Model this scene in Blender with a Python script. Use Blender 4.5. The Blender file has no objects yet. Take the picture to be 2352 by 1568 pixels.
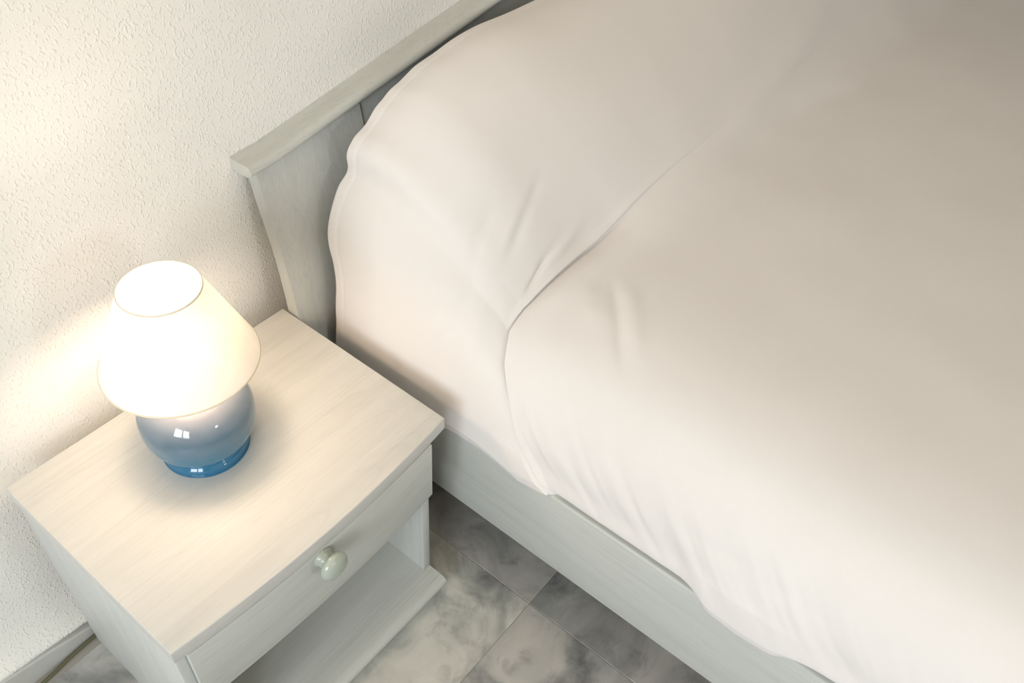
import bpy, bmesh, math, random
import numpy as np
from mathutils import Vector, Euler, noise

# ------------------------------------------------------------------ scene, camera, light
C = bpy.context.scene.collection
S = bpy.context.scene
rnd = random.Random(7)
PI = math.pi

cam_d = bpy.data.cameras.new('camera')
cam = bpy.data.objects.new('camera', cam_d)
C.objects.link(cam)
cam.location = (-0.1524, -0.9518, 1.4836)
cam.rotation_euler = (0.7890, -0.0578, -0.8976)
cam_d.sensor_width = 36.0
cam_d.lens = 1987.34 / 2352 * 36.0
cam_d.clip_start = 0.02
S.camera = cam

S.view_settings.view_transform = 'Standard'
S.view_settings.look = 'None'
S.view_settings.gamma = 1.0
S.view_settings.use_curve_mapping = False
S.view_settings.exposure = 0.0

world = bpy.data.worlds.new('world')
S.world = world
world.use_nodes = True
bg = world.node_tree.nodes['Background']
bg.inputs['Color'].default_value = (0.80, 0.88, 1.0, 1)
bg.inputs['Strength'].default_value = 1.0

WX = -2.05                       # inner face of the left wall; window opening in it
WY0, WY1, WZ0, WZ1 = -2.10, -0.60, 0.85, 2.05


def area(name, loc, rot, sx, sy, power, col, spread=PI):
    d = bpy.data.lights.new(name, 'AREA')
    d.shape = 'RECTANGLE'
    d.size, d.size_y = sx, sy
    d.energy = power
    d.color = col
    d.spread = spread
    o = bpy.data.objects.new(name, d)
    o.location = loc
    o.rotation_euler = rot
    C.objects.link(o)
    return o


WIN_POWER = 55.0
ym = (WY0 + WY1) / 2
for k, yc in enumerate(((WY0 + ym) / 2, (ym + WY1) / 2)):
    area('window_daylight', (WX - 0.06, yc, (WZ0 + WZ1) / 2), (0, -PI / 2, 0), WZ1 - WZ0 - 0.10, (WY1 - WY0) / 2 - 0.11,
         WIN_POWER / 2, (0.90, 0.96, 1.0))
# unseen overhead light, added to warm the bed's top and the floor
area('overhead_fill_light', (0.7, -0.4, 2.52), (0, 0, 0), 0.45, 0.45, 5.5, (1.0, 0.83, 0.64))

BULB = 51.0  # emission of the bedside bulb
# unseen front-wall window, added to brighten the back wall and glint on the lamp
VX0, VX1, VZ0, VZ1 = 0.12, 0.48, 1.32, 1.70
area('window_daylight', ((VX0 + VX1) / 2, -3.4 - 0.06, (VZ0 + VZ1) / 2), (PI / 2, 0, 0), VX1 - VX0 - 0.1, VZ1 - VZ0 - 0.1, 9.0, (0.90, 0.96, 1.0))                      # added daylight from the front


# ------------------------------------------------------------------ helpers
def link(name, bm, m=None, parent=None, smooth=False, kind=None, auto=None):
    me = bpy.data.meshes.new(name)
    bm.normal_update()
    bm.to_mesh(me)
    bm.free()
    if smooth:
        for f in me.polygons:
            f.use_smooth = True
    if auto is not None:
        me.set_sharp_from_angle(angle=math.radians(auto))
    o = bpy.data.objects.new(name, me)
    C.objects.link(o)
    if m:
        me.materials.append(m)
    if parent:
        o.parent = parent
    if kind:
        o['kind'] = kind
    return o


def empty(name, label, cat, loc=(0, 0, 0)):
    o = bpy.data.objects.new(name, None)
    o.location = loc
    o.empty_display_size = 0.05
    C.objects.link(o)
    o['label'] = label
    o['category'] = cat
    return o


def add_box(bm, a, b, bev=0.0, seg=2):
    a, b = Vector(a), Vector(b)
    t = bmesh.new()
    bmesh.ops.create_cube(t, size=1.0)
    for v in t.verts:
        v.co = Vector(((a[i] + b[i]) / 2 + v.co[i] * (b[i] - a[i])) for i in range(3))
    if bev:
        bmesh.ops.bevel(t, geom=t.edges[:], offset=bev, segments=seg, affect='EDGES', profile=0.5)
    me = bpy.data.meshes.new('tmp')
    t.to_mesh(me)
    t.free()
    bm.from_mesh(me)
    bpy.data.meshes.remove(me)


def box(a, b, bev=0.0, seg=2):
    bm = bmesh.new()
    add_box(bm, a, b, bev, seg)
    return bm


def lathe(prof, n=96, axis='Z', loc=(0, 0, 0)):
    bm = bmesh.new()
    rings = []
    for r, h in prof:
        ring = []
        if r < 1e-6:
            c = (0, 0, h) if axis == 'Z' else (0, -h, 0)
            ring = [bm.verts.new(Vector(c) + Vector(loc))]
        else:
            for i in range(n):
                t = 2 * PI * i / n
                c = (r * math.cos(t), r * math.sin(t), h) if axis == 'Z' else (r * math.cos(t), -h, r * math.sin(t))
                ring.append(bm.verts.new(Vector(c) + Vector(loc)))
        rings.append(ring)
    for A, B in zip(rings, rings[1:]):
        for i in range(n):
            j = (i + 1) % n
            if len(A) == 1 and len(B) == 1:
                continue
            if len(A) == 1:
                bm.faces.new((A[0], B[i], B[j]))
            elif len(B) == 1:
                bm.faces.new((A[i], B[0], A[j]))
            else:
                bm.faces.new((A[i], B[i], B[j], A[j]))
    bmesh.ops.recalc_face_normals(bm, faces=bm.faces[:])
    return bm


def spline(pts, n):
    """Catmull-Rom through pts, n samples uniform per key parameter."""
    P = np.array(pts, float)
    K = len(P)
    Q = np.vstack([2 * P[0] - P[1], P, 2 * P[-1] - P[-2]])
    t = np.linspace(0, K - 1, n)
    i = np.minimum(t.astype(int), K - 2)
    u = (t - i)[:, None]
    p0, p1, p2, p3 = Q[i], Q[i + 1], Q[i + 2], Q[i + 3]
    return 0.5 * (2 * p1 + (p2 - p0) * u + (2 * p0 - 5 * p1 + 4 * p2 - p3) * u ** 2 + (3 * p1 - p0 - 3 * p2 + p3) * u ** 3)


def tube(pts, r, n=10, samples=60):
    P = spline(pts, samples)
    bm = bmesh.new()
    rings = []
    for k in range(len(P)):
        d = P[min(k + 1, len(P) - 1)] - P[max(k - 1, 0)]
        d = Vector(d).normalized()
        up = Vector((0, 0, 1)) if abs(d.z) < 0.9 else Vector((1, 0, 0))
        a = d.cross(up).normalized()
        b = d.cross(a).normalized()
        rings.append([bm.verts.new(Vector(P[k]) + a * r * math.cos(2 * PI * i / n) + b * r * math.sin(2 * PI * i / n)) for i in range(n)])
    for A, B in zip(rings, rings[1:]):
        for i in range(n):
            bm.faces.new((A[i], A[(i + 1) % n], B[(i + 1) % n], B[i]))
    bm.faces.new(rings[0])
    bm.faces.new(rings[-1][::-1])
    bmesh.ops.recalc_face_normals(bm, faces=bm.faces[:])
    return bm


def extrude_profile(outline, x0, x1, steps=1, zfun=None, bev=0.0):
    """closed outline of (y, z) swept along x; zfun(x) lifts the section."""
    bm = bmesh.new()
    rows = []
    for k in range(steps + 1):
        x = x0 + (x1 - x0) * k / steps
        dz = zfun(x) if zfun else 0
        rows.append([bm.verts.new((x, y, z + dz)) for y, z in outline])
    n = len(outline)
    for A, B in zip(rows, rows[1:]):
        for i in range(n):
            bm.faces.new((A[i], B[i], B[(i + 1) % n], A[(i + 1) % n]))
    bm.faces.new(rows[0])
    bm.faces.new(rows[-1][::-1])
    bmesh.ops.recalc_face_normals(bm, faces=bm.faces[:])
    if bev:
        ends = [e for e in bm.edges if len(e.link_faces) == 2 and any(len(f.verts) > 4 for f in e.link_faces)]
        bmesh.ops.bevel(bm, geom=ends, offset=bev, segments=2, affect='EDGES')
    return bm


# ------------------------------------------------------------------ materials
def mat(name):
    m = bpy.data.materials.new(name)
    m.use_nodes = True
    nt = m.node_tree
    return m, nt, nt.nodes['Principled BSDF']


def lin(r, g, b):
    f = lambda c: c / 12.92 if c <= 0.04045 else ((c + 0.055) / 1.055) ** 2.4
    return (f(r / 255), f(g / 255), f(b / 255), 1)


def ramp(nt, src, stops):
    n = nt.nodes.new('ShaderNodeValToRGB')
    el = n.color_ramp.elements
    while len(el) < len(stops):
        el.new(0.5)
    for e, (p, c) in zip(el, stops):
        e.position = p
        e.color = c if len(c) == 4 else (*c, 1)
    nt.links.new(src, n.inputs['Fac'])
    return n.outputs['Color']


def coords(nt, scale, kind='Object', rot=(0, 0, 0)):
    t = nt.nodes.new('ShaderNodeTexCoord')
    mp = nt.nodes.new('ShaderNodeMapping')
    mp.inputs['Scale'].default_value = scale
    mp.inputs['Rotation'].default_value = rot
    nt.links.new(t.outputs[kind], mp.inputs['Vector'])
    return mp.outputs['Vector']


def noise_tex(nt, vec, scale, detail=4, rough=0.5, dist=0.0):
    n = nt.nodes.new('ShaderNodeTexNoise')
    n.inputs['Scale'].default_value = scale
    n.inputs['Detail'].default_value = detail
    n.inputs['Roughness'].default_value = rough
    n.inputs['Distortion'].default_value = dist
    nt.links.new(vec, n.inputs['Vector'])
    return n.outputs['Fac']


def mix(nt, a, b, fac, mode='MULTIPLY'):
    n = nt.nodes.new('ShaderNodeMix')
    n.data_type = 'RGBA'
    n.blend_type = mode
    for sock, v in ((n.inputs[6], a), (n.inputs[7], b)):
        if hasattr(v, 'is_linked') or hasattr(v, 'links'):
            nt.links.new(v, sock)
        else:
            sock.default_value = v
    if isinstance(fac, (int, float)):
        n.inputs[0].default_value = fac
    else:
        nt.links.new(fac, n.inputs[0])
    return n.outputs[2]


def bump(nt, p, height, strength, dist):
    b = nt.nodes.new('ShaderNodeBump')
    b.inputs['Strength'].default_value = strength
    b.inputs['Distance'].default_value = dist
    nt.links.new(height, b.inputs['Height'])
    nt.links.new(b.outputs['Normal'], p.inputs['Normal'])
    return b


def wood(name, grain, base=(197, 200, 195), fine=0.6):
    """pale grey-green laminate with fine grain along one axis ('X', 'Y' or 'Z')."""
    m, nt, p = mat(name)
    i = 'XYZ'.index(grain)

    def sc(along, across):
        v = [across] * 3
        v[i] = along
        return tuple(v)
    rot = (0.0, 0.0, 0.0)
    v1 = coords(nt, sc(2.2, 34), rot=rot)
    v2 = coords(nt, sc(3.5, 330))
    v3 = coords(nt, sc(0.6, 9))
    n1 = noise_tex(nt, v1, 1.0, 3, 0.55, 0.6)
    n2 = noise_tex(nt, v2, 1.0, 3, 0.6, 0.2)
    n3 = noise_tex(nt, v3, 1.0, 3, 0.5, 1.2)
    c1 = ramp(nt, n1, [(0.25, (0.93, 0.93, 0.93)), (0.62, (1.01, 1.01, 1.01))])
    c2 = ramp(nt, n2, [(0.33, (0.90, 0.90, 0.91)), (0.47, (1, 1, 1)), (0.75, (1.01, 1.01, 1.005))])
    # cathedral lines: thin dark bands of a distorted slow field
    w = nt.nodes.new('ShaderNodeMath')
    w.operation = 'MULTIPLY'
    w.inputs[1].default_value = 26.0
    nt.links.new(n3, w.inputs[0])
    fr = nt.nodes.new('ShaderNodeMath')
    fr.operation = 'FRACT'
    nt.links.new(w.outputs[0], fr.inputs[0])
    c3 = ramp(nt, fr.outputs[0], [(0.0, (0.90, 0.90, 0.91)), (0.16, (1, 1, 1)), (0.9, (1, 1, 1)), (1.0, (0.90, 0.90, 0.91))])
    c = mix(nt, lin(*base), c1, 1.0)
    c = mix(nt, c, c2, fine)
    c = mix(nt, c, c3, 0.40)
    nt.links.new(c, p.inputs['Base Color'])
    p.inputs['Roughness'].default_value = 0.48
    p.inputs['Specular IOR Level'].default_value = 0.35
    bump(nt, p, n2, 0.12, 0.0006)
    return m


WOOD_X = wood('pale_wood_along_x', 'X', (200, 201, 195), 0.8)
WOOD_Y = wood('pale_wood_along_y', 'Y', (197, 199, 194), 0.8)
WOOD_Z = wood('pale_wood_along_z', 'Z', (199, 201, 197), 0.9)
WOOD_TOP = wood('pale_wood_top', 'X', (206, 204, 199))


def plaster(name, base):
    m, nt, p = mat(name)
    v = coords(nt, (1, 1, 0.72), rot=(0, 0.5, 0))
    n1 = noise_tex(nt, v, 245, 1, 0.4)
    r1 = ramp(nt, n1, [(0.55, (0, 0, 0)), (0.72, (1, 1, 1))])
    n2 = noise_tex(nt, coords(nt, (1, 1, 1)), 260, 3, 0.6)
    h = mix(nt, r1, n2, 0.22, 'ADD')
    n3 = noise_tex(nt, coords(nt, (1, 1, 1)), 3.0, 3)
    c = mix(nt, lin(*base), ramp(nt, n3, [(0.3, (0.96, 0.96, 0.955)), (0.7, (1.01, 1.01, 1.01))]), 1.0)
    nt.links.new(c, p.inputs['Base Color'])
    p.inputs['Roughness'].default_value = 0.85
    p.inputs['Specular IOR Level'].default_value = 0.2
    bump(nt, p, h, 0.42, 0.0016)
    return m


PLASTER = plaster('textured_plaster', (247, 244, 239))
BEIGE = plaster('beige_plaster', (208, 197, 176))


def flat(name, col, rough=0.6, spec=0.3, metal=0.0, rel=0.0, relscale=80):
    m, nt, p = mat(name)
    n = noise_tex(nt, coords(nt, (1, 1, 1)), relscale, 3)
    c = mix(nt, lin(*col), ramp(nt, n, [(0.3, (0.96, 0.96, 0.96)), (0.7, (1.0, 1.0, 1.0))]), 1.0)
    nt.links.new(c, p.inputs['Base Color'])
    p.inputs['Roughness'].default_value = rough
    p.inputs['Specular IOR Level'].default_value = spec
    p.inputs['Metallic'].default_value = metal
    if rel:
        bump(nt, p, n, rel, 0.001)
    return m


WHITE = flat('white_paint', (230, 229, 225), 0.5)
SKIRT = flat('grey_skirting', (198, 197, 192), 0.55, rel=0.2)
CORD = flat('olive_cable', (104, 102, 78), 0.5)
GROUT = flat('grout', (168, 162, 153), 0.9, rel=0.3)
KNOB = flat('glossy_sage_enamel', (176, 184, 172), 0.22, 0.6)
BRASS = flat('socket_metal', (200, 190, 165), 0.35, 0.5, 0.6)

# marble floor tile
TILE, nt, p = mat('clouded_marble_tile')
oi = nt.nodes.new('ShaderNodeObjectInfo')
tc = nt.nodes.new('ShaderNodeTexCoord')
off = nt.nodes.new('ShaderNodeVectorMath')
off.operation = 'MULTIPLY_ADD'
nt.links.new(oi.outputs['Random'], off.inputs[0])
off.inputs[1].default_value = (13, 7, 5)
nt.links.new(tc.outputs['Object'], off.inputs[2])
n1 = noise_tex(nt, off.outputs[0], 6.5, 6, 0.58, 0.9)
n2 = noise_tex(nt, off.outputs[0], 17, 6, 0.62, 0.6)
n3 = noise_tex(nt, off.outputs[0], 3.2, 3, 0.5, 0.4)
c = ramp(nt, n1, [(0.30, lin(106, 106, 107)), (0.43, lin(145, 145, 144)), (0.56, lin(179, 177, 174)), (0.70, lin(196, 192, 188))])
c = mix(nt, c, ramp(nt, n2, [(0.30, (0.62, 0.62, 0.62)), (0.46, (1, 1, 1)), (0.7, (1.04, 1.03, 1.02))]), 0.8)
c = mix(nt, c, ramp(nt, n3, [(0.35, (1.0, 0.97, 0.94)), (0.65, (0.95, 1.0, 0.98))]), 0.6)
c = mix(nt, c, oi.outputs['Color'], 1.0)
nt.links.new(c, p.inputs['Base Color'])
p.inputs['Roughness'].default_value = 0.34
p.inputs['Specular IOR Level'].default_value = 0.4

# bed fabric
FABRIC, nt, p = mat('off_white_cotton')
v = coords(nt, (1, 1, 1))
wv = noise_tex(nt, coords(nt, (600, 2600, 600)), 1.0, 2)
nl = noise_tex(nt, v, 5, 3)
c = mix(nt, lin(230, 225, 222), ramp(nt, nl, [(0.3, (0.97, 0.965, 0.96)), (0.7, (1, 1, 1))]), 1.0)
nt.links.new(c, p.inputs['Base Color'])
p.inputs['Roughness'].default_value = 0.9
p.inputs['Specular IOR Level'].default_value = 0.1
p.inputs['Sheen Weight'].default_value = 0.12
bump(nt, p, wv, 0.10, 0.0006)

# lamp: blue glazed ceramic, the lamplit grey of the shoulder painted into the colour
CERAMIC, nt, p = mat('blue_glazed_ceramic')
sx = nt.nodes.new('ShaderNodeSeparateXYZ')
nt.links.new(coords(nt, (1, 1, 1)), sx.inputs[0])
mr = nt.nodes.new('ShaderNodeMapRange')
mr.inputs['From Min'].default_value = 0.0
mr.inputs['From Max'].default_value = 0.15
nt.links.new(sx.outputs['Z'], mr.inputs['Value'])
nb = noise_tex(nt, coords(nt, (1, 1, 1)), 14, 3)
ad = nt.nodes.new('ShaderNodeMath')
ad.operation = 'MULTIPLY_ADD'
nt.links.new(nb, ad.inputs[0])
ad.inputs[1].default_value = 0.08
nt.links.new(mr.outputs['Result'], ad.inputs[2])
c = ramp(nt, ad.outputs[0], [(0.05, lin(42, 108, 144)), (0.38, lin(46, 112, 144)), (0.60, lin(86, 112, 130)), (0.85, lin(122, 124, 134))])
nt.links.new(c, p.inputs['Base Color'])
p.inputs['Roughness'].default_value = 0.07
p.inputs['Specular IOR Level'].default_value = 0.5
p.inputs['Coat Weight'].default_value = 0.4
p.inputs['Coat Roughness'].default_value = 0.04

# lampshade: thin cloth that passes light
SHADE = bpy.data.materials.new('white_lampshade_cloth')
SHADE.use_nodes = True
nt = SHADE.node_tree
nt.nodes.clear()
out = nt.nodes.new('ShaderNodeOutputMaterial')
ms = nt.nodes.new('ShaderNodeMixShader')
di = nt.nodes.new('ShaderNodeBsdfDiffuse')
tr = nt.nodes.new('ShaderNodeBsdfTranslucent')
wn = noise_tex(nt, coords(nt, (60, 60, 4)), 1.0, 2)
wc = ramp(nt, wn, [(0.3, (0.86, 0.84, 0.79)), (0.7, (0.90, 0.88, 0.84))])
nt.links.new(wc, di.inputs['Color'])
nt.links.new(mix(nt, wc, (1.0, 0.90, 0.74, 1), 1.0), tr.inputs['Color'])
ms.inputs[0].default_value = 0.09
nt.links.new(di.outputs[0], ms.inputs[1])
nt.links.new(tr.outputs[0], ms.inputs[2])
nt.links.new(ms.outputs[0], out.inputs['Surface'])
TRIM = flat('cream_trim', (236, 222, 196), 0.7)

GLOW = bpy.data.materials.new('lit_bulb_glass')
GLOW.use_nodes = True
p = GLOW.node_tree.nodes['Principled BSDF']
p.inputs['Base Color'].default_value = (1, 0.95, 0.85, 1)
p.inputs['Emission Color'].default_value = (1.0, 0.79, 0.58, 1)
p.inputs['Emission Strength'].default_value = BULB

# ------------------------------------------------------------------ room shell
YW = 0.05                        # face of the back wall
X1, Y1, ZC = 3.9, -3.4, 2.6
T = 0.12
link('wall_back', box((WX - T, YW, 0), (X1 + T, YW + T, ZC)), PLASTER, kind='structure')
link('wall_right', box((X1, Y1, 0), (X1 + T, YW, ZC)), PLASTER, kind='structure')
bm = bmesh.new()
add_box(bm, (WX - T, Y1 - T, 0), (VX0, Y1, ZC))
add_box(bm, (VX1, Y1 - T, 0), (X1 + T, Y1, ZC))
add_box(bm, (VX0, Y1 - T, 0), (VX1, Y1, VZ0))
add_box(bm, (VX0, Y1 - T, VZ1), (VX1, Y1, ZC))
link('wall_front', bm, PLASTER, kind='structure')
bm = bmesh.new()
add_box(bm, (WX - T, Y1, 0), (WX, WY0, ZC))
add_box(bm, (WX - T, WY1, 0), (WX, YW, ZC))
add_box(bm, (WX - T, WY0, 0), (WX, WY1, WZ0))
add_box(bm, (WX - T, WY0, WZ1), (WX, WY1, ZC))
link('wall_left', bm, PLASTER, kind='structure')
link('ceiling', box((WX - T, Y1 - T, ZC), (X1 + T, YW + T, ZC + 0.1)), BEIGE, kind='structure')

win = bpy.data.objects.new('window_1', None)
C.objects.link(win)
win['kind'] = 'structure'
fx0, fx1 = WX - 0.055, WX - 0.015
bm = bmesh.new()
add_box(bm, (fx0, WY0, WZ0), (fx1, WY1, WZ0 + 0.05), 0.004)
add_box(bm, (fx0, WY0, WZ1 - 0.05), (fx1, WY1, WZ1), 0.004)
add_box(bm, (fx0, WY0, WZ0), (fx1, WY0 + 0.05, WZ1), 0.004)
add_box(bm, (fx0, WY1 - 0.05, WZ0), (fx1, WY1, WZ1), 0.004)
link('window_frame', bm, WHITE, win)
link('mullion', box((fx0, ym - 0.06, WZ0 + 0.05), (fx1, ym + 0.06, WZ1 - 0.05), 0.004), WHITE, win)

win = bpy.data.objects.new('added_window_2', None)  # frame for the added front window
C.objects.link(win)
win['kind'] = 'structure'
bm = bmesh.new()
for a, b in (((VX0, VZ0), (VX1, VZ0 + 0.05)), ((VX0, VZ1 - 0.05), (VX1, VZ1)), ((VX0, VZ0), (VX0 + 0.05, VZ1)), ((VX1 - 0.05, VZ0), (VX1, VZ1))):
    add_box(bm, (a[0], Y1 - 0.055, a[1]), (b[0], Y1 - 0.015, b[1]), 0.004)
link('window_frame', bm, WHITE, win)

# floor: a bed of grout with every tile laid on it
floor = link('floor', box((WX - T, Y1 - T, -0.10), (X1 + T, YW + T, -0.0009)), GROUT, kind='structure')
TS, TX, TY = 0.431, 0.5495, -0.543
tb = bmesh.new()
add_box(tb, (0.0005, 0.0005, -0.012), (TS - 0.0005, TS - 0.0005, 0.0), 0.0008, 1)
tile0 = link('tile', tb, TILE, floor)
cb = bmesh.new()
add_box(cb, (0.0005, 0.0005, -0.012), (TS - 0.0005, -0.0140 - (TY + TS), 0.0), 0.0012, 1)
cut_me = bpy.data.meshes.new('cut_tile')
cb.to_mesh(cut_me)
cb.free()
cut_me.materials.append(TILE)
first = True
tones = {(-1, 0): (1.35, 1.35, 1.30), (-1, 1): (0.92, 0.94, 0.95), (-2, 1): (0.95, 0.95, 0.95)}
for i in range(-5, 6):
    for j in range(-6, 2):
        x, y = TX + i * TS, TY + j * TS
        if x + TS < WX or x > X1 or y + TS < Y1 or y > YW:
            continue
        o = tile0 if first else tile0.copy()
        if not first:
            C.objects.link(o)
        first = False
        if j == 1:               # the row at the wall is cut short of the skirting
            o.data = cut_me
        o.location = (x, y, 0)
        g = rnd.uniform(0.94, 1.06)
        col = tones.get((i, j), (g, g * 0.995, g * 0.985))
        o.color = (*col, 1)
# TX, TY is the joint by the bed: tile (i, j) has its low corner at TX + i*TS, TY + j*TS

# skirting: its top edge runs out of level, gap above it at the nightstand
bm = bmesh.new()
yb0, yb1 = 0.006, 0.030
sec = []
for x, h in ((WX, 0.085), (-0.45, 0.085), (-0.142, 0.060), (-0.069, 0.046), (0.03, 0.022), (0.25, 0.020), (0.496, 0.020)):
    sec.append([bm.verts.new(q) for q in ((x, yb0, 0), (x, yb0, h - 0.003), (x, yb0 + 0.003, h), (x, yb1, h), (x, YW, h - 0.004), (x, YW, 0))])
for A, B in zip(sec, sec[1:]):
    for i in range(6):
        bm.faces.new((A[i], B[i], B[(i + 1) % 6], A[(i + 1) % 6]))
bm.faces.new(sec[0]); bm.faces.new(sec[-1][::-1])
bmesh.ops.recalc_face_normals(bm, faces=bm.faces[:])
link('baseboard_back', bm, SKIRT, kind='structure')
# plaster run out over the top of the skirting
bm = bmesh.new()
sec = []
for x, h, y0 in ((WX, 0.0852, 0.010), (-0.45, 0.0852, 0.010), (-0.142, 0.0602, 0.009), (-0.069, 0.0480, 0.012), (0.03, 0.0290, 0.017), (0.25, 0.027, 0.02), (0.496, 0.027, 0.02)):
    pts = [(YW + 0.004, h)] + [(y0 + (YW + 0.0005 - y0) * math.sin(a), h + 0.10 * (1 - math.cos(a))) for a in np.linspace(0.0, PI / 2, 11)] + [(YW + 0.004, h + 0.101)]
    sec.append([bm.verts.new((x, y, z)) for y, z in pts])
n = len(sec[0])
for A, B in zip(sec, sec[1:]):
    for i in range(n):
        bm.faces.new((A[i], B[i], B[(i + 1) % n], A[(i + 1) % n]))
bmesh.ops.recalc_face_normals(bm, faces=bm.faces[:])
link('trim_1', bm, PLASTER, smooth=True, kind='structure')

# ------------------------------------------------------------------ bed
bed = empty('bed', 'pale grey-green wooden bed frame with flared headboard standing against the wall', 'bed', (1.78, -1.0, 0))


def P(o, root):                  # parent while keeping world coordinates
    o.parent = root
    o.matrix_parent_inverse = root.matrix_basis.inverted()
    return o


def part(name, bm, m, root, **k):
    return P(link(name, bm, m, **k), root)


HBX0, HBX1 = 0.503, 3.06


def rise(x):                     # the headboard's top climbs towards the middle of the bed
    xm = (HBX0 + HBX1) / 2
    d = min(abs(x - HBX0), abs(HBX1 - x))
    a = 0.163 * min(d, 0.62)
    if d > 0.62:
        u = (d - 0.62) / (xm - HBX0 - 0.62)
        a += 0.163 * 0.46 * (u - u * u / 2)
    return a


front = spline([(-0.040, 0.0), (-0.040, 0.20), (-0.040, 0.36), (-0.036, 0.455), (-0.0235, 0.556), (-0.0125, 0.606), (0.000, 0.657), (0.0125, 0.716)], 40)
TH = 0.0255


def panel(x0, x1, recess=0.0, steps=24, bev=0.0015):
    bm = bmesh.new()
    rows = []
    for k in range(steps + 1):
        x = x0 + (x1 - x0) * k / steps
        s = rise(x)
        row = []
        for y, z in front:
            zz = z + s * max(0.0, (z - 0.30) / 0.416)
            row.append((x, y + recess, zz))
        for y, z in front[::-1]:
            zz = z + s * max(0.0, (z - 0.30) / 0.416)
            row.append((x, min(y + TH, YW - 0.001), zz))
        rows.append([bm.verts.new(q) for q in row])
    n = len(rows[0])
    for A, B in zip(rows, rows[1:]):
        for i in range(n):
            bm.faces.new((A[i], B[i], B[(i + 1) % n], A[(i + 1) % n]))
    bm.faces.new(rows[0]); bm.faces.new(rows[-1][::-1])
    bmesh.ops.recalc_face_normals(bm, faces=bm.faces[:])
    return bm


JX = 0.722
part('headboard_stile', panel(HBX0, JX - 0.0006, steps=6), WOOD_Z, bed, smooth=True, auto=35)
part('headboard_panel', panel(JX + 0.0006, HBX1 - (JX - HBX0) - 0.0006, 0.004), WOOD_Z, bed, smooth=True, auto=35)
part('headboard_stile', panel(HBX1 - (JX - HBX0) + 0.0006, HBX1, steps=6), WOOD_Z, bed, smooth=True, auto=35)
# cap with an ogee end, sloping with the panel
cap_o = [(0.0495, 0.734), (0.041, 0.7325), (0.032, 0.7325), (0.023, 0.7335), (0.014, 0.7345), (0.008, 0.7340), (0.003, 0.7310), (0.0005, 0.7265),
         (0.001, 0.7215), (0.004, 0.7185), (0.0085, 0.7168), (0.014, 0.7140), (0.036, 0.7120), (0.0495, 0.7140)]
part('headboard_cap', extrude_profile(cap_o, 0.4865, HBX1 + 0.0165, 48, lambda x: rise(x)), WOOD_X, bed, smooth=True, auto=40)

RX0, RX1, RZ0, RZ1 = 0.558, 0.590, 0.148, 0.341
YF = -2.14
part('side_rail', box((RX0, YF, RZ0), (RX1, -0.0395, RZ1), 0.004, 3), WOOD_Y, bed, smooth=True, auto=35)
part('side_rail', box((2.98, YF, RZ0), (3.012, -0.0395, RZ1), 0.004, 3), WOOD_Y, bed, smooth=True, auto=35)
part('footboard', box((0.52, YF - 0.03, 0.10), (3.05, YF, 0.42), 0.005, 3), WOOD_X, bed, smooth=True, auto=35)
for x in (0.52, 2.98):
    part('leg', box((x, YF - 0.06, 0.0), (x + 0.07, YF - 0.03, 0.40), 0.004, 2), WOOD_Z, bed, smooth=True, auto=35)

part('mattress', box((0.635, -2.09, 0.20), (2.945, -0.09, 0.50), 0.06, 5), FABRIC, bed, smooth=True)

# ---- bedspread: sections across the bed, from the near hem over the top to the far hem
#      S0 stands at the headboard (it covers the pillows), S1 is the plain mattress
S0 = [(0.604, 0.290), (0.594, 0.338), (0.572, 0.360), (0.5665, 0.430), (0.5690, 0.510), (0.578, 0.595), (0.606, 0.655), (0.632, 0.687),
      (0.640, 0.727), (0.680, 0.752), (0.722, 0.7765), (0.760, 0.794), (0.830, 0.812), (0.930, 0.822), (1.108, 0.818), (1.50, 0.825), (2.05, 0.825), (2.82, 0.78), (2.96, 0.55), (2.968, 0.35)]
S1 = [(0.598, 0.290), (0.580, 0.3435), (0.5615, 0.352), (0.5665, 0.385), (0.571, 0.425), (0.585, 0.468), (0.607, 0.507), (0.640, 0.541),
      (0.678, 0.562), (0.720, 0.575), (0.765, 0.583), (0.820, 0.588), (0.900, 0.592), (1.00, 0.595), (1.20, 0.597), (1.55, 0.598), (2.05, 0.596), (2.82, 0.575), (2.96, 0.47), (2.968, 0.35)]
NW = 300
A0, A1 = spline(S0, NW), spline(S1, NW)
kw = np.linspace(0, len(S0) - 1, NW)            # key parameter of every column
y_pil = -0.375                                   # the valley between pillows and mattress
ys = np.concatenate([np.linspace(-0.046, -0.10, 20), np.linspace(-0.10, -0.355, 70)[1:], np.linspace(-0.355, -0.395, 70)[1:], np.linspace(-0.395, -0.41, 12)[1:],
                     np.linspace(-0.41, -1.35, 190)[1:], np.linspace(-1.35, -2.12, 40)[1:]])
NY = len(ys)


def sm(a, b, x):
    t = np.clip((x - a) / (b - a), 0, 1)
    return t * t * (3 - 2 * t)


# how far the valley slants towards the foot as it runs down the near side
kz = np.interp(kw, [0, 1, 2, 3, 4, 5, 6, 7, 8, 9, 11, 12.5, 14, 19], [-0.556, -0.553, -0.529, -0.497, -0.464, -0.437, -0.407, -0.386, -0.381, -0.383, -0.387, -0.396, -0.401, -0.40])
shift = kz - y_pil
Yp = np.repeat(ys[:, None], NW, 1)
W = np.repeat(kw[None, :], NY, 0)
sh = np.repeat(shift[None, :], NY, 0)
fall = np.where(Yp > y_pil, sm(-0.10, y_pil, Yp) ** 1.0, 1 - sm(y_pil, -1.0, Yp))
Yw = Yp + sh * fall
t = np.clip((Yp + 0.085) / (y_pil + 0.085), 0, 1)
b = t ** 1.55
b = np.where(Yp < y_pil, 1.0, b)
b2 = sm(0.0, 1.0, np.clip((Yp + 0.085) / (-0.50 + 0.085), 0, 1))
far = sm(11.2, 14.2, W)
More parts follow.
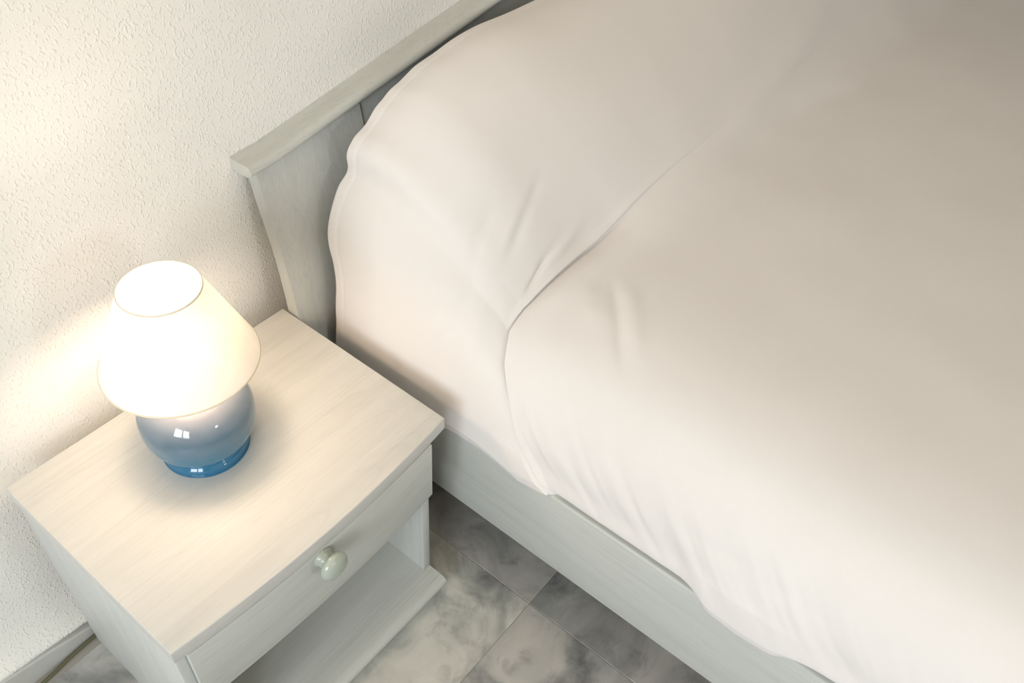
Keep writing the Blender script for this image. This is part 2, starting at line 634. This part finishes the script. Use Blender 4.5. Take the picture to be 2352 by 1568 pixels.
b = b * (1 - far) + b2 * far
puff = 0.030 * np.sin(PI * np.clip((Yp + 0.046) / (y_pil + 0.046), 0, 1)) ** 1.0 * sm(6.0, 10.5, W)
X = A0[None, :, 0] * (1 - b) + A1[None, :, 0] * b
Z = A0[None, :, 1] * (1 - b) + A1[None, :, 1] * b + puff
# the low part of the head hem stays clear of the headboard, which comes forward there
Yw -= 0.020 * (1 - sm(0.50, 0.62, Z)) * (1 - sm(0.050, 0.16, -Yp))
G = np.stack([X, Yw, Z], 2)

# the loose hem hangs over the rail's outer edge in places, elsewhere it is tucked inside
yl = -Yw[:, 3]
over = np.interp(yl, [0.0, 0.545, 0.572, 0.795, 0.835, 0.945, 1.03, 1.10, 1.16, 1.30, 2.2], [1, 1, 0, 0, 1, 1, 0, 0, 0.7, 0.5, 0])
hz = np.interp(yl, [0.05, 0.30, 0.345, 0.405, 0.44, 0.49, 0.535, 0.56, 0.80, 0.8475, 0.89, 0.931, 1.0, 2.2],
               [0.322, 0.328, 0.342, 0.345, 0.340, 0.330, 0.339, 0.346, 0.346, 0.326, 0.322, 0.326, 0.345, 0.335])
kk = [0, 1, 2, 3, 4.4]
wk = np.interp(kw, [0, 2, 3, 4.4], [1, 1, 0.7, 0])
hxk = np.interp(kw, kk, [0.5560, 0.5530, 0.5505, 0.5520, 0.5600])
hzk = np.stack([np.interp(kw, kk, [z + 0.004, z, z + 0.014, 0.386, 0.430]) for z in hz])
wt = over[:, None] * wk[None, :]
G[:, :, 0] = G[:, :, 0] * (1 - wt) + hxk[None, :] * wt
G[:, :, 2] = G[:, :, 2] * (1 - wt) + hzk * wt


def normals(G):
    du = np.gradient(G, axis=1)
    dv = np.gradient(G, axis=0)
    n = np.cross(dv, du)
    n /= np.linalg.norm(n, axis=2, keepdims=True) + 1e-12
    return n * np.sign(n[NY // 2, NW // 2, 2])


N = normals(G)
D = np.zeros((NY, NW))
# the valley: sharp at the near corner, fading out across the bed; mattress side swells just past it
q = Yp - y_pil
fade = 1 - 0.92 * sm(10.5, 15.0, W)
D -= 0.0020 * np.exp(-np.abs(q) / 0.0022) * fade * sm(6.0, 8.5, W)
D -= 0.0040 * np.exp(-np.abs(q) / 0.014) * fade * sm(5.0, 9.0, W)
D += 0.006 * np.where(q < 0, np.exp(-((q + 0.030) / 0.022) ** 2), 0) * fade * sm(7.0, 9.5, W)
# overlapping pleat down the near side: the mattress side lies over the pillow side
lapf = (1 - sm(6.5, 8.5, W)) * (0.25 + 0.75 * sm(1.5, 4.5, W))
D += 0.0085 * sm(0.0004, -0.0014, q) * np.where(q < 0, np.exp(q / 0.07), 1) * lapf
D -= 0.0040 * np.where(q >= 0, np.exp(-q / 0.006), 0) * lapf


def crease(pts, depth, width, side=0.0, fr=0.25):
    """soft valley (depth > 0) or ridge (< 0) along a 3-D polyline; fades at both ends"""
    global D
    Q = np.array(pts, float)
    best = np.full((NY, NW), 9.0)
    along = np.zeros((NY, NW))
    L = np.concatenate([[0], np.cumsum(np.linalg.norm(np.diff(Q, axis=0), axis=1))])
    for k in range(len(Q) - 1):
        d = Q[k + 1] - Q[k]
        ll = d @ d
        tt = np.clip(((G - Q[k]) @ d) / ll, 0, 1)
        dist = np.linalg.norm(G - (Q[k] + tt[..., None] * d), axis=2)
        m = dist < best
        best[m] = dist[m]
        along[m] = ((L[k] + tt * (L[k + 1] - L[k])) / L[-1])[m]
    f = sm(0, fr, along) * (1 - sm(1 - fr, 1, along))
    D = D - depth * np.exp(-(best / width) ** 2) * f


# soft folds running into the valley
crease([(0.650, -0.384, 0.556), (0.6863, -0.377, 0.5797), (0.7484, -0.3644, 0.6055), (0.7999, -0.3551, 0.6192), (0.8518, -0.3466, 0.6329), (0.9225, -0.3491, 0.643)], 0.0065, 0.0042, fr=0.22)
crease([(0.700, -0.383, 0.590), (0.7684, -0.3744, 0.6055), (0.8199, -0.3651, 0.6192), (0.8718, -0.3566, 0.6329)], -0.0030, 0.010, fr=0.35)
crease([(0.6656, -0.3418, 0.6084), (0.709, -0.3301, 0.6384), (0.7904, -0.3008, 0.6848), (0.8518, -0.2827, 0.7149)], 0.0034, 0.008, fr=0.35)
crease([(0.6656, -0.3268, 0.6184), (0.709, -0.3151, 0.6484), (0.7904, -0.2858, 0.6918), (0.8518, -0.2677, 0.7199)], -0.0022, 0.010, fr=0.35)
crease([(0.6335, -0.3028, 0.6062), (0.6643, -0.2927, 0.6511), (0.7419, -0.2736, 0.7071)], 0.0020, 0.012, fr=0.4)
crease([(1.15, -0.410, 0.625), (1.2177, -0.4072, 0.628), (1.3741, -0.3978, 0.632), (1.5392, -0.3789, 0.648), (1.6934, -0.3609, 0.666), (1.85, -0.34, 0.68)], -0.0085, 0.030, fr=0.3)
crease([(1.10, -0.450, 0.607), (1.2, -0.4503, 0.607), (1.3703, -0.4458, 0.6054), (1.5701, -0.4689, 0.6008), (1.73, -0.5208, 0.5991)], 0.0060, 0.028, fr=0.3)
crease([(1.95, -0.50, 0.60), (2.15, -0.40, 0.64), (2.3, -0.25, 0.72)], -0.006, 0.06, fr=0.3)
# short upright fold at the mattress edge
crease([(0.815, -0.455, 0.588), (0.730, -0.525, 0.578), (0.655, -0.585, 0.556)], 0.0042, 0.009, fr=0.35)
crease([(0.835, -0.470, 0.588), (0.750, -0.540, 0.580), (0.675, -0.600, 0.562)], -0.0030, 0.014, fr=0.35)
crease([(0.785, -0.428, 0.59), (0.70, -0.500, 0.57)], -0.0030, 0.020, fr=0.4)
# stitched seam of the head hem
seam = np.abs(Yp + 0.064)
D -= 0.0016 * np.exp(-(seam / 0.0022) ** 2)
D += 0.0010 * (Yp > -0.064)
# slack along the head hem
hem = np.array([noise.noise((w * 1.3, 3.1, 0.2)) for w in kw])
D += 0.006 * hem[None, :] * np.exp(-np.abs(Yp + 0.046) / 0.03)
# fine hanging pleats on the near flank of the pillows, fanning pleats near the rail
pl = np.zeros((NY, NW))
for i in range(NY):
    for k in range(0, NW):
        if kw[k] < 11:
            y = Yw[i, k] - 0.10 * (kw[k] - 4) * 0.12
            pl[i, k] = noise.noise((y * 34, kw[k] * 0.16, 5.0)) + 0.5 * noise.noise((y * 80, kw[k] * 0.22, 9.0))
D += 0.0011 * pl * (1 - sm(5.5, 10.0, W)) * sm(-0.50, -0.40, Yp) * (1 - sm(-0.11, -0.06, Yp))
fan = np.zeros((NY, NW))
for i in range(NY):
    if ys[i] < -0.36:
        for k in range(NW):
            if kw[k] < 8:
                y = Yw[i, k] - 0.040 * (kw[k] - 2)
                fan[i, k] = noise.noise((y * 26, kw[k] * 0.12, 15.0)) + 0.6 * noise.noise((y * 60, kw[k] * 0.2, 19.0))
D += 0.0040 * fan * np.exp(-((W - 3.6) / 1.8) ** 2) * sm(-0.36, -0.42, Yp)
# broad unevenness of the stuffing
und = np.zeros((NY, NW))
for i in range(NY):
    for k in range(NW):
        g = G[i, k]
        und[i, k] = noise.noise((g[0] * 3.2, g[1] * 3.6, g[2] * 3.0)) + 0.35 * noise.noise((g[0] * 8, g[1] * 9, g[2] * 8))
D += 0.0035 * und
D *= np.interp(kw, [0, 2, 4, 6], [0.05, 0.25, 0.8, 1.0])[None, :]
G = G + N * D[:, :, None]
# the pillow's front edge rolls slightly over the valley
G[:, :, 1] -= 0.0085 * np.exp(-((q - 0.0050) / 0.0036) ** 2) * fade * sm(6.5, 8.5, W)

# a rounded return at the head hem so that it has thickness
ret = []
for s, (dy, dn) in enumerate(((0.0020, -0.001), (0.0025, -0.003), (0.001, -0.005), (-0.004, -0.006), (-0.02, -0.008))):
    r = G[0] + N[0] * dn
    r[:, 1] = G[0, :, 1] + dy
    ret.append(r)
G = np.concatenate([np.array(ret[::-1]), G], 0)
bm = bmesh.new()
V = [[bm.verts.new(G[i, k]) for k in range(NW)] for i in range(G.shape[0])]
for i in range(G.shape[0] - 1):
    for k in range(NW - 1):
        bm.faces.new((V[i][k], V[i][k + 1], V[i + 1][k + 1], V[i + 1][k]))
# foot end drop
last = V[-1]
drop = [bm.verts.new((v.co.x, v.co.y - 0.004, 0.33)) for v in last]
for k in range(NW - 1):
    bm.faces.new((last[k], last[k + 1], drop[k + 1], drop[k]))
bmesh.ops.recalc_face_normals(bm, faces=bm.faces[:])
spread = link('bedspread', bm, FABRIC, smooth=True)
spread['label'] = 'smooth off-white bedspread drawn over pillow and mattress, creased below the pillow'
spread['category'] = 'bedspread'

# ------------------------------------------------------------------ nightstand
NH, ND, NWD = 0.4483, 0.374, 0.500
ns = empty('nightstand', 'pale wooden nightstand with one drawer and open shelf, carrying the lit lamp', 'nightstand', (0.24, -0.18, 0))


def bow(x):                      # bowed front edge
    u = (x - NWD / 2) / (NWD / 2)
    return 0.0155 * (1 - u * u)


# top: outline extruded, rounded rim
N_X = 40
outl = [(x, -ND - bow(x)) for x in np.linspace(0, NWD, N_X)]
poly = [(0.0, 0.0)] + outl + [(NWD, 0.0)]


def slab(poly, z0, z1, bev, seg=4):
    bm = bmesh.new()
    lo = [bm.verts.new((x, y, z0)) for x, y in poly]
    hi = [bm.verts.new((x, y, z1)) for x, y in poly]
    n = len(poly)
    bm.faces.new(lo[::-1]); bm.faces.new(hi)
    for i in range(n):
        bm.faces.new((lo[i], lo[(i + 1) % n], hi[(i + 1) % n], hi[i]))
    bmesh.ops.recalc_face_normals(bm, faces=bm.faces[:])
    if bev:
        es = [e for e in bm.edges if abs(e.verts[0].co.z - e.verts[1].co.z) < 1e-6]
        bmesh.ops.bevel(bm, geom=es, offset=bev, segments=seg, affect='EDGES', profile=0.5)
    return bm


part('table_top', slab(poly, NH - 0.026, NH, 0.0018, 3), WOOD_TOP, ns, smooth=True, auto=30)
# side panels, standing on the floor
for x0, x1 in ((0.0025, 0.0195), (0.4525, 0.4690)):
    part('side_panel', box((x0, -0.367, 0.0), (x1, -0.004, NH - 0.026), 0.0012, 2), WOOD_Z, ns, smooth=True, auto=35)
part('back_panel', box((0.0195, -0.014, 0.02), (0.4525, -0.006, NH - 0.026)), WOOD_X, ns)
# drawer: bowed front, box behind, knob
dx0, dx1, dz0, dz1 = 0.0170, 0.4640, 0.2890, NH - 0.0275
fr = [(x, -0.3765 - bow(x) * 0.80) for x in np.linspace(dx0, dx1, 30)]
bk = [(x, -0.3685) for x in np.linspace(dx1, dx0, 30)]
drawer = part('drawer', slab(fr + bk, dz0, dz1, 0.0012, 2), WOOD_X, ns, smooth=True, auto=30)
bm = bmesh.new()
add_box(bm, (0.024, -0.3685, 0.300), (0.034, -0.030, 0.400))
add_box(bm, (0.438, -0.3685, 0.300), (0.448, -0.030, 0.400))
add_box(bm, (0.034, -0.040, 0.300), (0.438, -0.030, 0.400))
add_box(bm, (0.034, -0.3685, 0.300), (0.438, -0.040, 0.306))
o = link('drawer_box', bm, WOOD_X); o.parent = drawer
knob_prof = [(0.0, -0.002), (0.0150, -0.002), (0.0158, 0.0015), (0.0150, 0.0045), (0.0128, 0.0058), (0.0136, 0.0085), (0.0126, 0.0112), (0.0098, 0.0130),
             (0.0112, 0.0142), (0.0165, 0.0158), (0.0208, 0.0185), (0.0228, 0.0222), (0.0222, 0.0265), (0.0188, 0.0308), (0.0128, 0.0338), (0.0062, 0.0353), (0.0, 0.0356)]
kx, kzz = 0.2275, 0.4030
kb = lathe(knob_prof, 48, 'Y', (kx, -0.3765 - bow(kx) * 0.80, kzz))
o = link('knob', kb, KNOB, smooth=True); o.parent = drawer
o['label'] = 'glossy sage green drawer knob'
# bottom shelf with a half-round nose
sh_o = [(-0.014, 0.020), (-0.014, 0.052), (-0.395, 0.052), (-0.4035, 0.0505), (-0.4095, 0.046), (-0.4115, 0.039), (-0.4095, 0.032), (-0.4035, 0.0275), (-0.395, 0.026), (-0.372, 0.020)]
part('shelf', extrude_profile([q for q in sh_o], 0.0196, 0.4524, 1), WOOD_X, ns, smooth=True, auto=40)
nose = [(-0.3675, 0.052), (-0.395, 0.052), (-0.4035, 0.0505), (-0.4095, 0.046), (-0.4115, 0.039), (-0.4095, 0.032), (-0.4035, 0.0275), (-0.395, 0.026), (-0.3675, 0.026)]
bm = extrude_profile(nose, 0.004, 0.0196, 1)
part('shelf_end', bm, WOOD_X, ns, smooth=True, auto=40)
part('shelf_end', extrude_profile(nose, 0.4524, 0.4660, 1), WOOD_X, ns, smooth=True, auto=40)

# ------------------------------------------------------------------ table lamp
LX, LY = 0.2303, -0.1431
lamp = empty('table_lamp', 'lit table lamp with white cone shade and round blue glazed base on the nightstand', 'lamp', (LX, LY, NH))
body_prof = [(0.0, 0.0), (0.058, 0.0), (0.0605, 0.002), (0.0615, 0.006), (0.0605, 0.0105), (0.0575, 0.0145), (0.0570, 0.0165), (0.0590, 0.0195), (0.0650, 0.0270),
             (0.0715, 0.0365), (0.0770, 0.0490), (0.0800, 0.0620), (0.0806, 0.0740), (0.0790, 0.0860), (0.0745, 0.0985), (0.0675, 0.1100), (0.0570, 0.1205), (0.0445, 0.1290),
             (0.0330, 0.1345), (0.0255, 0.1380), (0.0225, 0.1430), (0.0220, 0.1490), (0.0200, 0.1505), (0.0, 0.1505)]
bp = spline(body_prof, 150)
bp[:, 0] = np.maximum(bp[:, 0], 0)
bp[0, 0] = bp[-1, 0] = 0
bm = lathe([tuple(q) for q in bp], 128)
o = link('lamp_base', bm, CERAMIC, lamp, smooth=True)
o['label'] = 'round blue glazed ceramic base'
link('socket', lathe([(0.0, 0.1500), (0.0125, 0.1500), (0.0135, 0.1520), (0.0135, 0.1700), (0.0150, 0.1720), (0.0150, 0.1850), (0.0120, 0.1880), (0.0, 0.1880)], 40), BRASS, lamp, smooth=True, auto=40)
bulb = [(0.0, 0.1875), (0.0120, 0.1880), (0.0135, 0.2000), (0.0185, 0.2150), (0.0255, 0.2300), (0.0295, 0.2450), (0.0288, 0.2590), (0.0225, 0.2715), (0.0120, 0.2785), (0.0, 0.2800)]
link('light_bulb', lathe(bulb, 40), GLOW, lamp, smooth=True)
ZB, RB, ZT, RT = 0.1815, 0.1035, 0.3065, 0.0515
link('lampshade', lathe([(RB - (RB - RT) * i / 12, ZB + (ZT - ZB) * i / 12) for i in range(13)], 128), SHADE, lamp, smooth=True)


def ring(R, z, r):
    return lathe([(R + r * math.cos(a), z + r * math.sin(a) * 1.6) for a in np.linspace(0, 2 * PI, 13)], 128)


link('shade_ring', ring(RT, ZT, 0.0009), TRIM, lamp, smooth=True)
link('shade_ring', ring(RB, ZB, 0.0008), TRIM, lamp, smooth=True)
bm = bmesh.new()
for k in range(3):
    a = 2 * PI * k / 3 + 0.4
    rr = RB - (RB - RT) * 0.06 - 0.0016
    r0, r1 = Vector((0.0140 * math.cos(a), 0.0140 * math.sin(a), 0.1830)), Vector((rr * math.cos(a), rr * math.sin(a), ZB + (ZT - ZB) * 0.06))
    t = tube([r0, r0.lerp(r1, 0.33), r0.lerp(r1, 0.66), r1], 0.0011, 8, 8)
    me = bpy.data.meshes.new('tmp'); t.to_mesh(me); t.free(); bm.from_mesh(me); bpy.data.meshes.remove(me)
link('shade_spider', bm, BRASS, lamp, smooth=True)
cordp = [(0.26, -0.092, NH + 0.006), (0.272, -0.06, NH + 0.0035), (0.285, -0.02, NH + 0.0035), (0.290, 0.000, NH + 0.0030), (0.290, 0.0085, NH - 0.02), (0.285, 0.0105, 0.30),
         (0.270, 0.0120, 0.12), (0.240, 0.0085, 0.030), (0.180, 0.0015, 0.0060), (0.08, 0.0010, 0.0060), (0.017, 0.0010, 0.0060), (-0.037, -0.0005, 0.0050), (-0.104, -0.007, 0.0035), (-0.20, -0.012, 0.0035),
         (-0.45, -0.012, 0.0040)]
o = link('power_cord', tube([(x - LX, y - LY, z - NH) for x, y, z in cordp], 0.0032, 10, 160), CORD, lamp, smooth=True)
o['label'] = 'olive grey power cord on the floor by the wall'
